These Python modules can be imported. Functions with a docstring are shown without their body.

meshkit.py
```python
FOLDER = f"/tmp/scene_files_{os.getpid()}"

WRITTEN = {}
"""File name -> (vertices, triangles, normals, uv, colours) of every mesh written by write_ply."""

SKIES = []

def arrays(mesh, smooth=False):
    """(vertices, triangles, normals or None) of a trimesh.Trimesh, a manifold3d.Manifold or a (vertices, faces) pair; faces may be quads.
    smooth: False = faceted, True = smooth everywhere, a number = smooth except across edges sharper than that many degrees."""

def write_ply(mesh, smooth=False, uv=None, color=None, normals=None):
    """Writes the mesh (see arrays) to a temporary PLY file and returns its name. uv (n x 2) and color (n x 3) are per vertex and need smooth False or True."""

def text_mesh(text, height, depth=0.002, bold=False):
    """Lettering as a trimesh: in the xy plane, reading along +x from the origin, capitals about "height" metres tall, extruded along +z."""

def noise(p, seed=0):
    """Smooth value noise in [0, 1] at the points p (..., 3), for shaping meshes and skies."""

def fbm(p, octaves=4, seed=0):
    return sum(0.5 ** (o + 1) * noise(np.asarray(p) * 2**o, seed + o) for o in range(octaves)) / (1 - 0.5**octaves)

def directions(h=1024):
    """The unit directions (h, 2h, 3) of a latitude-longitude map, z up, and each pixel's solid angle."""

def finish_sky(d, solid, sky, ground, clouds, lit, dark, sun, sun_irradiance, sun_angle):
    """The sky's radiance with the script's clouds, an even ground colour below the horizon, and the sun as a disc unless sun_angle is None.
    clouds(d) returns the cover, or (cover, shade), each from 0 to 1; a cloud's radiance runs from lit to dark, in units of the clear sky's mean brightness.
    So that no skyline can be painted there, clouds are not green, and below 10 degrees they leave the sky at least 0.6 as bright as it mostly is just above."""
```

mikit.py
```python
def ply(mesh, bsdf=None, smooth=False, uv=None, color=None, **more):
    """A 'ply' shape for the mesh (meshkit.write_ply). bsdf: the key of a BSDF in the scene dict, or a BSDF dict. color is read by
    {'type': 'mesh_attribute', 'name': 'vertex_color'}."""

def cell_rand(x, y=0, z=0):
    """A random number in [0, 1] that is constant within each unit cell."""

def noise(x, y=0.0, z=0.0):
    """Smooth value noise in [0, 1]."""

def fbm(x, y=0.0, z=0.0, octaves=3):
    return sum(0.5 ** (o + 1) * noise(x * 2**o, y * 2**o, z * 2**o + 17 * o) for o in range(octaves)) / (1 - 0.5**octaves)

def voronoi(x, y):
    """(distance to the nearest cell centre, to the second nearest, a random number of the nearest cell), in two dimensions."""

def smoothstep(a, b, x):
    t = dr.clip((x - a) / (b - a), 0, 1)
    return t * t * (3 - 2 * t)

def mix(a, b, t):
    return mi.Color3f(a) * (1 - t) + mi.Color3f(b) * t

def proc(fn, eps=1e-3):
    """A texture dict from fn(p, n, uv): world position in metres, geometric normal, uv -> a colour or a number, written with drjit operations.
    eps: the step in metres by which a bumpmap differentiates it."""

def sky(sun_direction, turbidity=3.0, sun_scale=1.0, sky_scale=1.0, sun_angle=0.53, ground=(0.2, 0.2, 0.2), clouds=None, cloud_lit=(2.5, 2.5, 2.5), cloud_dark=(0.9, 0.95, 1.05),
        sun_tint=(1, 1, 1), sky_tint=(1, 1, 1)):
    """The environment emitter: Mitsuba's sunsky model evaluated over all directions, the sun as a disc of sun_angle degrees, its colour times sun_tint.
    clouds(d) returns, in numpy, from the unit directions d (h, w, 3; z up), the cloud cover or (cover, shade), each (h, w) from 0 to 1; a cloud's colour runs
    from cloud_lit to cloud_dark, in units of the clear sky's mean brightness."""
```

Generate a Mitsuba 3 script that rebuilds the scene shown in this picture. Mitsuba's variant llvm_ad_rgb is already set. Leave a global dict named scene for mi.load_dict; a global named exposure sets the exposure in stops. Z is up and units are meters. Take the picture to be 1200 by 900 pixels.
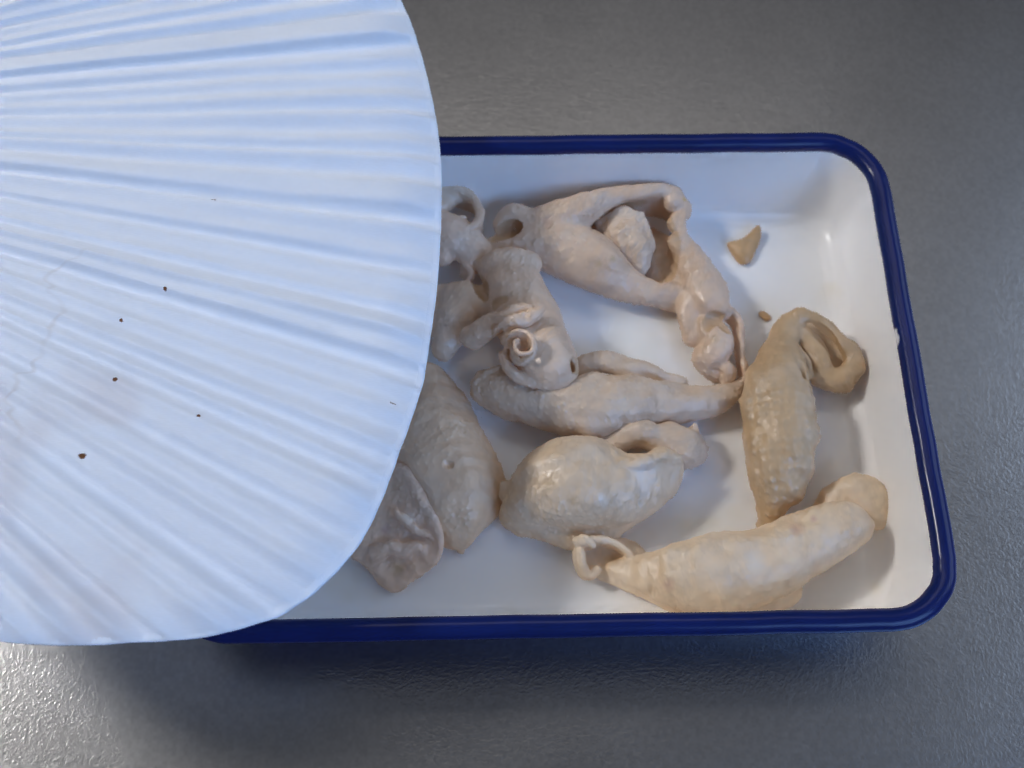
import math, numpy as np, trimesh, mitsuba as mi, drjit as dr, mikit
import scipy.sparse as sp
from scipy.ndimage import zoom as nd_zoom
from scipy.spatial import cKDTree
from meshkit import fbm as np_fbm, noise as np_noise
from mikit import noise, fbm, smoothstep, mix, voronoi
from shapely.geometry import Polygon, LineString

MM = 0.001
T = mi.ScalarTransform4f
scene, labels = {}, {}

# ------------------------------------------------------------------ camera
EYE = np.array([-17.148, -136.081, 328.568]) * MM
UP = [0.014269, 0.916218, 0.400426]
BACK = np.array([-0.016417, -0.400198, 0.916282])
scene['camera'] = {'type': 'thinlens', 'fov': 2 * math.degrees(math.atan(600 / 1350)), 'fov_axis': 'x', 'near_clip': 0.01, 'far_clip': 20.0,
                   'aperture_radius': 0.0017, 'focus_distance': 0.302,
                   'to_world': T().look_at(origin=EYE.tolist(), target=(EYE - BACK).tolist(), up=UP)}
exposure = 0.56

# ------------------------------------------------------------------ lights: a window to the right, a ceiling lamp behind left, the room's dim bounce
scene['room_light'] = {'type': 'constant', 'radiance': {'type': 'rgb', 'value': [0.075, 0.077, 0.085]}}


def panel(center, aim, w, h):
    m = trimesh.creation.box([w, h, 0.01])
    z = np.array(aim, float) - center
    z /= np.linalg.norm(z)
    x = np.cross([0, 0, 1.0], z)
    x /= np.linalg.norm(x)
    M = np.eye(4)
    M[:3, 0], M[:3, 1], M[:3, 2], M[:3, 3] = x, np.cross(z, x), z, center
    m.apply_transform(M)
    return m


fill_panel = trimesh.creation.box([1.3, 0.5, 0.03])
fill_panel.apply_translation([-0.15, 0.75, 1.42])
scene['steel_fill_panel'] = {**mikit.ply(fill_panel, 'black'), 'emitter': {'type': 'area', 'radiance': {'type': 'rgb', 'value': [0.85, 0.80, 0.76]}}}  # unseen glowing panel, added to brighten the steel
labels['steel_fill_panel'] = {'label': 'dim rectangular panel added over the back of the counter to brighten the steel', 'category': 'lamp'}


def window(key, center, aim, w, h, radiance, label):
    scene[key] = {**mikit.ply(panel(center, aim, w, h), 'black'), 'emitter': {'type': 'area', 'radiance': {'type': 'rgb', 'value': radiance}}}
    labels[key] = {'label': label, 'category': 'window'}


window('window', (0.72, -0.84, 0.80), (0, -0.02, 0.1), 0.8, 0.7, [1.0, 1.85, 3.6], 'bright window of cool daylight to the front right of the counter')
window('window_001', (1.05, 0.25, 0.75), (0, 0.02, 0.35), 0.9, 0.8, [0.8, 1.0, 1.35], 'paler window of daylight to the right behind the counter')
lamp = trimesh.creation.cylinder(0.125, 0.03, sections=48)
lamp.apply_translation([-0.93, 0.27, 0.92])
scene['ceiling_lamp'] = {**mikit.ply(lamp, 'black'), 'emitter': {'type': 'area', 'radiance': {'type': 'rgb', 'value': [44.0, 42.6, 41.0]}}}
labels['ceiling_lamp'] = {'label': 'round ceiling lamp to the left of the counter', 'category': 'lamp'}


# ------------------------------------------------------------------ materials
def rgb(*c):
    return {'type': 'rgb', 'value': list(c)}


scene['black'] = {'type': 'diffuse', 'reflectance': rgb(.02, .02, .02)}


def steel_relief(p, n, uv):
    x, y = p.x * 1000, p.y * 1000
    wx = x + 0.5 * noise(x * 0.9, y * 0.9, 3.0)
    wy = y + 0.5 * noise(x * 0.9, y * 0.9, 9.0)
    a = noise(wx * 1.6, wy * 1.9, 1.0)
    b = noise(wx * 2.8 + 7, wy * 3.2, 5.0)
    return smoothstep(0.3, 0.75, a * 0.62 + b * 0.38)


def steel_rough(p, n, uv):
    return 0.28 + 0.06 * fbm(p.x * 25, p.y * 25, 2.0, octaves=4)


def steel_tint(p, n, uv):
    w = fbm(p.x * 18, p.y * 18, 4.0, octaves=4)
    d = fbm(p.x * 900, p.y * 900, 1.0, octaves=2)
    return mix((.36, .36, .365), (.44, .44, .44), w) * (0.9 + 0.2 * d)


scene['steel'] = {'type': 'bumpmap', 'nested_texture': mikit.proc(steel_relief, eps=1.5e-4), 'scale': 0.000025,
                  'bsdf': {'type': 'principled', 'base_color': mikit.proc(steel_tint), 'metallic': 1.0, 'roughness': mikit.proc(steel_rough), 'specular': 0.5}}


def enamel_tint(p, n, uv):
    w = fbm(p.x * 60, p.y * 60, p.z * 60, octaves=3)
    c = mix((.81, .815, .82), (.84, .84, .84), w)
    # a little fat and juice dried on the floor
    s = smoothstep(.56, .74, fbm(p.x * 38, p.y * 38, 5.0, octaves=4)) * smoothstep(.006, .002, p.z)
    return mix(c, (.76, .72, .62), 0.55 * s)


def enamel_wave(p, n, uv):
    return fbm(p.x * 70, p.y * 70, p.z * 70, octaves=3)


scene['white_enamel'] = {'type': 'twosided', 'bsdf': {'type': 'bumpmap', 'nested_texture': mikit.proc(enamel_wave, eps=5e-4), 'scale': 0.0002,
                         'bsdf': {'type': 'principled', 'base_color': mikit.proc(enamel_tint), 'roughness': 0.27, 'specular': 0.45}}}


CHIP_Y = 0.0062


def blue_tint(p, n, uv):
    w = fbm(p.x * 120, p.y * 120, p.z * 120, octaves=3)
    c = mix((.003, .011, .080), (.004, .014, .11), w)
    d = dr.sqrt(dr.square((p.x - .0988) * 1000 * 1.5) + dr.square((p.y - CHIP_Y) * 1000 * .33)) + 0.8 * (noise(p.x * 900, p.y * 900, 1.0) - .5)
    return mix(c, (.62, .64, .68), smoothstep(1.15, .75, d))   # a chip in the blue glaze


scene['blue_enamel'] = {'type': 'twosided', 'bsdf': {'type': 'bumpmap', 'nested_texture': mikit.proc(enamel_wave, eps=5e-4), 'scale': 0.0003,
                        'bsdf': {'type': 'principled', 'base_color': mikit.proc(blue_tint), 'roughness': 0.24, 'specular': 0.3}}}

SPECKS = [(-92.7, 37.3, 0.62), (-102.3, 8.6, 0.45), (-112.2, -1.0, 0.4), (-111.3, -18.2, 0.55), (-90.5, -27.1, 0.42), (-117.1, -38.1, 0.75)]
DASH = (-17.80, -0.2991, -52.3, -40.6)


def paper_tint(p, n, uv):
    x, y = p.x * 1000, p.y * 1000
    c = mix((.80, .84, .90), (.84, .88, .93), fbm(x * .03, y * .03, 1.0, octaves=3))
    fibre = noise(x * 1.2, y * 7.0, 2.0)
    c = c * (0.975 + 0.04 * fibre)
    # a wandering brownish tide mark and dried-on specks of food
    line = dr.abs(x - (-126 + 0.25 * (y - 10) + 14 * (noise(y * .09, 3.0) - .5) + 3 * (noise(y * .5, 8.0) - .5)))
    tide = smoothstep(1.1, 0.1, line) * smoothstep(22, 14, y) * smoothstep(-38, -30, y) * (0.25 + 0.75 * noise(x * .4, y * .4, 5.0))
    c = mix(c, (.50, .42, .36), 0.28 * tide)
    wash = smoothstep(.5, .8, fbm(x * .045, y * .045, 7.0, octaves=3)) * smoothstep(-70, -110, x) * smoothstep(30, 0, y)
    c = mix(c, (.66, .60, .60), 0.35 * wash)
    for sx, sy, r in SPECKS:
        d = dr.sqrt(dr.square(x - sx) + dr.square(y - sy)) + 0.35 * (noise(x * 3, y * 3, sx) - .5)
        c = mix(c, (.16, .07, .03), smoothstep(r * 1.35, r * 0.8, d))
    dash = smoothstep(0.30, 0.12, dr.abs(y - (DASH[0] + DASH[1] * (x - DASH[2])))) * smoothstep(.55, .62, noise(x * 1.1, 2.5)) * smoothstep(DASH[2] - 1, DASH[2], x) * smoothstep(DASH[3] + 1, DASH[3], x)
    return mix(c, (.30, .22, .18), 0.8 * dash)


PAPER = mikit.proc(paper_tint)
scene['fan_paper'] = {'type': 'blendbsdf', 'weight': 0.3, 'bsdf_a': {'type': 'twosided', 'bsdf': {'type': 'principled', 'base_color': PAPER, 'roughness': 0.42, 'specular': 0.4}},
                      'bsdf_b': {'type': 'principledthin', 'base_color': PAPER, 'roughness': 0.5, 'diff_trans': 0.9}}
scene['fan_tape'] = {'type': 'twosided', 'bsdf': {'type': 'principled', 'base_color': rgb(.76, .81, .88), 'roughness': 0.3, 'specular': 0.5}}
scene['bamboo'] = {'type': 'principled', 'base_color': rgb(.55, .40, .22), 'roughness': 0.5}


def skin_relief(p, n, uv):
    x, y, z = p.x * 1000, p.y * 1000, p.z * 1000
    return 0.6 * noise(x * 1.3, y * 1.3, z * 1.3) + 0.4 * noise(x * 2.9 + 5, y * 2.9, z * 2.9)


SKIN_COLOR = {'type': 'mesh_attribute', 'name': 'vertex_color'}
# wet skin: a glossy surface over a translucent one that lets part of the light through
scene['wet_skin'] = {'type': 'bumpmap', 'nested_texture': mikit.proc(skin_relief, eps=1e-4), 'scale': 0.00019, 'bsdf': {'type': 'blendbsdf', 'weight': 0.4,
                     'bsdf_a': {'type': 'twosided', 'bsdf': {'type': 'principled', 'base_color': SKIN_COLOR, 'roughness': 0.36, 'specular': 0.6, 'clearcoat': 1.0, 'clearcoat_gloss': 0.95}},
                     'bsdf_b': {'type': 'principledthin', 'base_color': SKIN_COLOR, 'roughness': 0.5, 'diff_trans': 1.1}}}

# ------------------------------------------------------------------ counter top
ct = trimesh.creation.box([3.0, 2.4, 0.03])
ct.apply_translation([0, 0, -0.015])
scene['counter_top'] = mikit.ply(ct, 'steel')
labels['counter_top'] = {'label': 'grey embossed stainless steel counter top under the tray', 'kind': 'structure'}

# ------------------------------------------------------------------ enamel tray
TW, TD, RIM_Z, RIM_R = 210.0, 155.1, 31.0, 3.03


def loop(w, d, r, n=26, m=40):
    """A rounded rectangle with the same number of points whatever its size."""
    pts, a = [], np.linspace(0, np.pi / 2, n)
    cs = [(w / 2 - r, d / 2 - r), (-w / 2 + r, d / 2 - r), (-w / 2 + r, -d / 2 + r), (w / 2 - r, -d / 2 + r)]
    for k, (cx, cy) in enumerate(cs):
        arc = np.c_[cx + r * np.cos(a + k * np.pi / 2), cy + r * np.sin(a + k * np.pi / 2)]
        nx, ny = cs[(k + 1) % 4]
        b = (k + 1) * np.pi / 2
        end = np.array([nx + r * np.cos(b), ny + r * np.sin(b)])
        t = np.linspace(0, 1, m + 2)[1:-1, None]
        pts += [arc, arc[-1] * (1 - t) + end * t]
    return np.vstack(pts)


def loft(rings, close=False, cap=False):
    n, k = len(rings[0]), len(rings)
    v = np.vstack(rings)
    f = []
    for i in range(k if close else k - 1):
        a, b = i * n + np.arange(n), ((i + 1) % k) * n + np.arange(n)
        a2, b2 = np.roll(a, -1), np.roll(b, -1)
        f += [np.c_[a, a2, b2], np.c_[a, b2, b]]
    if cap:
        c = len(v)
        v = np.vstack([v, rings[-1].mean(0)])
        a = (k - 1) * n + np.arange(n)
        f.append(np.c_[a, np.roll(a, -1), np.full(n, c)])
    return trimesh.Trimesh(v * MM, np.vstack(f), process=False)


def ring(inset_x, inset_y, r, z, wob=0.0):
    q = loop(TW - 2 * inset_x, TD - 2 * inset_y, max(r, 1.0))
    if wob:
        ph = np.arange(len(q)) * 0.35
        q = q * (1 + wob * (np_noise(np.c_[ph, ph * 0, ph * 0]) - .5)[:, None] / 80)
    return np.c_[q, np.full(len(q), z)]


def wall_profile(off, floor):
    """(inset x, inset y, corner radius, z) from under the rim down to the floor."""
    top, rx = RIM_Z + 0.8, 7.0
    out = [(5.2 + off, 5.2 + off, 14.8 - off, top), (5.9 + off, 6.0 + off, 14.4 - off, RIM_Z - 3)]
    for t in np.linspace(0, 1, 9)[1:]:
        out.append((5.9 + 2.6 * t + off, 6.0 + 3.4 * t + off, 14.4 - 0.6 * t - off * 0.5, RIM_Z - 3 - (RIM_Z - 3 - floor - rx) * t))
    for a in np.linspace(0, np.pi / 2, 12)[1:]:
        out.append((8.5 + off + rx * (1 - np.cos(a)), 9.4 + off + rx * (1 - np.cos(a)), 13.8 - off * 0.5 - 3.0 * (1 - np.cos(a)), floor + rx * (1 - np.sin(a))))
    for k in (4, 12, 26, 45, 60):
        out.append((15.5 + off + k, 16.4 + off + k * 0.9, 10.8 - off * .5, floor))
    return out


basin = loft([ring(*p) for p in wall_profile(0.0, 1.2)], cap=True)
shell = loft([ring(*p) for p in wall_profile(-0.7, 0.45)], cap=True)
scene['enamel_tray__basin'] = mikit.ply(basin, 'white_enamel', smooth=True)
scene['enamel_tray__outer_shell'] = mikit.ply(shell, 'blue_enamel', smooth=True)
rolled = [ring(3 + RIM_R * np.cos(a), 3 + RIM_R * np.cos(a), 20 - 3 - RIM_R * np.cos(a), RIM_Z + 0.92 * RIM_R * np.sin(a), wob=0.25) for a in np.linspace(0, 2 * np.pi, 24, endpoint=False)]
scene['enamel_tray__rolled_rim'] = mikit.ply(loft(rolled, close=True), 'blue_enamel', smooth=True)
labels['enamel_tray'] = {'label': 'rectangular white enamel tray with a rolled blue rim on the steel counter', 'category': 'tray'}
labels['enamel_tray__basin'] = {'label': 'glossy white inside of the tray'}

# ------------------------------------------------------------------ paper fan
FAN_OUTLINE = [(-44.3, 114.8), (-39.7, 102.1), (-35.7, 86.5), (-32.5, 68.3), (-31.2, 53.6), (-31.1, 36.4), (-32.0, 17.2), (-33.3, 4.0), (-35.8, -13.8), (-40.6, -30.8), (-46.4, -49.3), (-51.9, -60.0), (-58.7, -68.2), (-66.4, -74.3), (-74.1, -78.1), (-85.1, -81.1), (-98.7, -82.4), (-114.5, -83.4), (-130.3, -82.6), (-148.8, -79.5), (-168.1, -72.0), (-186.6, -59.6), (-203.2, -41.6), (-218.5, -16.2), (-229.8, 13.5), (-238.7, 48.4), (-243.7, 84.2), (-239.3, 118.4), (-227.8, 146.6), (-211.4, 168.7), (-189.9, 184.7), (-163.5, 193.3), (-135.0, 193.4), (-110.4, 184.9), (-88.1, 170.7), (-71.3, 153.7), (-56.0, 133.8)]
APEX = np.array([-256.6, 49.3])
RIB = 0.0345
FAN_Z = 56.0
FAN_TILT = -0.15   # the handle side is held higher


def closed_spline(pts, k=8):
    p = np.array(pts, float)
    a, b, c, d = (np.roll(p, s, axis=0) for s in (1, 0, -1, -2))
    t = (np.arange(k) / k)[None, :, None]
    a, b, c, d = (q[:, None] for q in (a, b, c, d))
    return (0.5 * (2 * b + (c - a) * t + (2 * a - 5 * b + 4 * c - d) * t**2 + (3 * b - a - 3 * c + d) * t**3)).reshape(-1, 2)


outline = Polygon(closed_spline(FAN_OUTLINE))


def fan_relief(th, r, edge):
    i = np.floor(th / RIB)
    s = th / RIB - i
    rnd = lambda k, o: (np.sin(k * 127.1 + o * 311.7) * 43758.5453) % 1.0
    h = 0
    for o in (-1, 0, 1):
        k = i + o
        c = o + 0.5 + 0.28 * (rnd(k, 1) - .5)
        w = 0.42 + 0.12 * rnd(k, 2)
        amp = 2.7 + 1.5 * rnd(k, 3)
        skew = 0.5 + 1.0 * rnd(k, 4)
        x = s - c
        h = h + amp * np.exp(-(np.abs(x) / np.where(x > 0, w * skew, w * (2 - skew) * .9)) ** 1.9)
    slow = np_fbm(np.stack([th * 9, r / 60, 0 * r], -1), 3, 5)
    return h * np.clip(r / 190, .45, 1.15) * (0.75 + 0.5 * np_fbm(np.stack([th / RIB * .8, r / 45, 0 * r + 4], -1), 2, 8)) * (.35 + .65 * np.clip(edge / 9, 0, 1)) + 3.0 * (slow - .5)


def fan_sheet(poly, base, thick, nth=1500, nr=44):
    c = np.array(poly.exterior.coords) - APEX
    ang = np.arctan2(c[:, 1], c[:, 0])
    ths = np.linspace(ang.min() + .0008, ang.max() - .0008, nth)
    r0, r1 = [], []
    for t in ths:
        s = poly.intersection(LineString([APEX, (APEX[0] + 500 * math.cos(t), APEX[1] + 500 * math.sin(t))]))
        q = np.linalg.norm(np.vstack([np.array(g.coords) for g in getattr(s, 'geoms', [s])]) - APEX, axis=1)
        r0.append(q.min()); r1.append(q.max())
    r = np.array(r0)[:, None] + (np.array(r1) - np.array(r0))[:, None] * np.linspace(0, 1, nr)[None]
    th = ths[:, None] + 0 * r
    h = fan_relief(th, r, np.minimum(np.array(r1)[:, None] - r, r - np.array(r0)[:, None]))
    x, y = APEX[0] + r * np.cos(th), APEX[1] + r * np.sin(th)
    base = base + FAN_TILT * (x + 80)
    top = np.stack([x, y, base + h + thick / 2], -1).reshape(-1, 3)
    bot = np.stack([x, y, base + h - thick / 2], -1).reshape(-1, 3)
    i, j = np.meshgrid(np.arange(nth - 1), np.arange(nr - 1), indexing='ij')
    a = (i * nr + j).ravel(); b = a + 1; d = a + nr; e = d + 1
    n = len(top)
    f = [np.c_[a, b, e], np.c_[a, e, d]]
    f = [g[:, ::-1] for g in f] + [g + n for g in f]
    rim = np.r_[np.arange(nth) * nr, (nth - 1) * nr + np.arange(1, nr), (np.arange(nth - 1)[::-1]) * nr + nr - 1, np.arange(1, nr - 1)[::-1]]
    q = np.roll(rim, -1)
    f += [np.c_[rim, q + n, q], np.c_[rim, rim + n, q + n]]
    m = trimesh.Trimesh(np.vstack([top, bot]) * MM, np.vstack(f), process=False)
    return m


face = fan_sheet(outline, FAN_Z, 0.9)
if face.volume < 0:
    face.invert()
scene['paper_fan__paper_face'] = mikit.ply(face, 'fan_paper', smooth=40)
ed = np.array(closed_spline(FAN_OUTLINE, 14))
ec = ed - APEX
eth, er = np.arctan2(ec[:, 1], ec[:, 0]), np.linalg.norm(ec, axis=1)
inn = np.array(outline.centroid.coords[0])
dirs = inn - ed
dirs /= np.linalg.norm(dirs, axis=1, keepdims=True)
rows = []
for off, dz in ((1.9, .44), (1.8, .48), (0.4, .49), (-0.06, .42), (-0.10, 0), (-0.06, -.42), (0.4, -.49), (1.9, -.44)):
    q = ed + dirs * off
    c = q - APEX
    rows.append(np.c_[q, FAN_Z + FAN_TILT * (q[:, 0] + 80) + fan_relief(np.arctan2(c[:, 1], c[:, 0]), np.linalg.norm(c, axis=1), max(off, 0)) + dz])
scene['paper_fan__edge_binding'] = mikit.ply(loft(rows), 'fan_tape', smooth=True)
hx = np.array(FAN_OUTLINE)[:, 0].min()
hd = trimesh.creation.box([0.13, 0.017, 0.005])
hd = hd.subdivide().subdivide()
hd.apply_transform(trimesh.transformations.rotation_matrix(-math.atan(FAN_TILT), [0, 1, 0]))
hd.apply_translation([hx * MM - 0.035, APEX[1] * MM, (FAN_Z + FAN_TILT * (hx - 35 + 80)) * MM])
scene['paper_fan__handle'] = mikit.ply(hd, 'bamboo')
labels['paper_fan'] = {'label': 'round white paper hand fan with radiating ribs held over the left of the tray', 'category': 'hand fan'}
labels['paper_fan__paper_face'] = {'label': 'ribbed bluish white paper with a few brown specks'}

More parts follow.
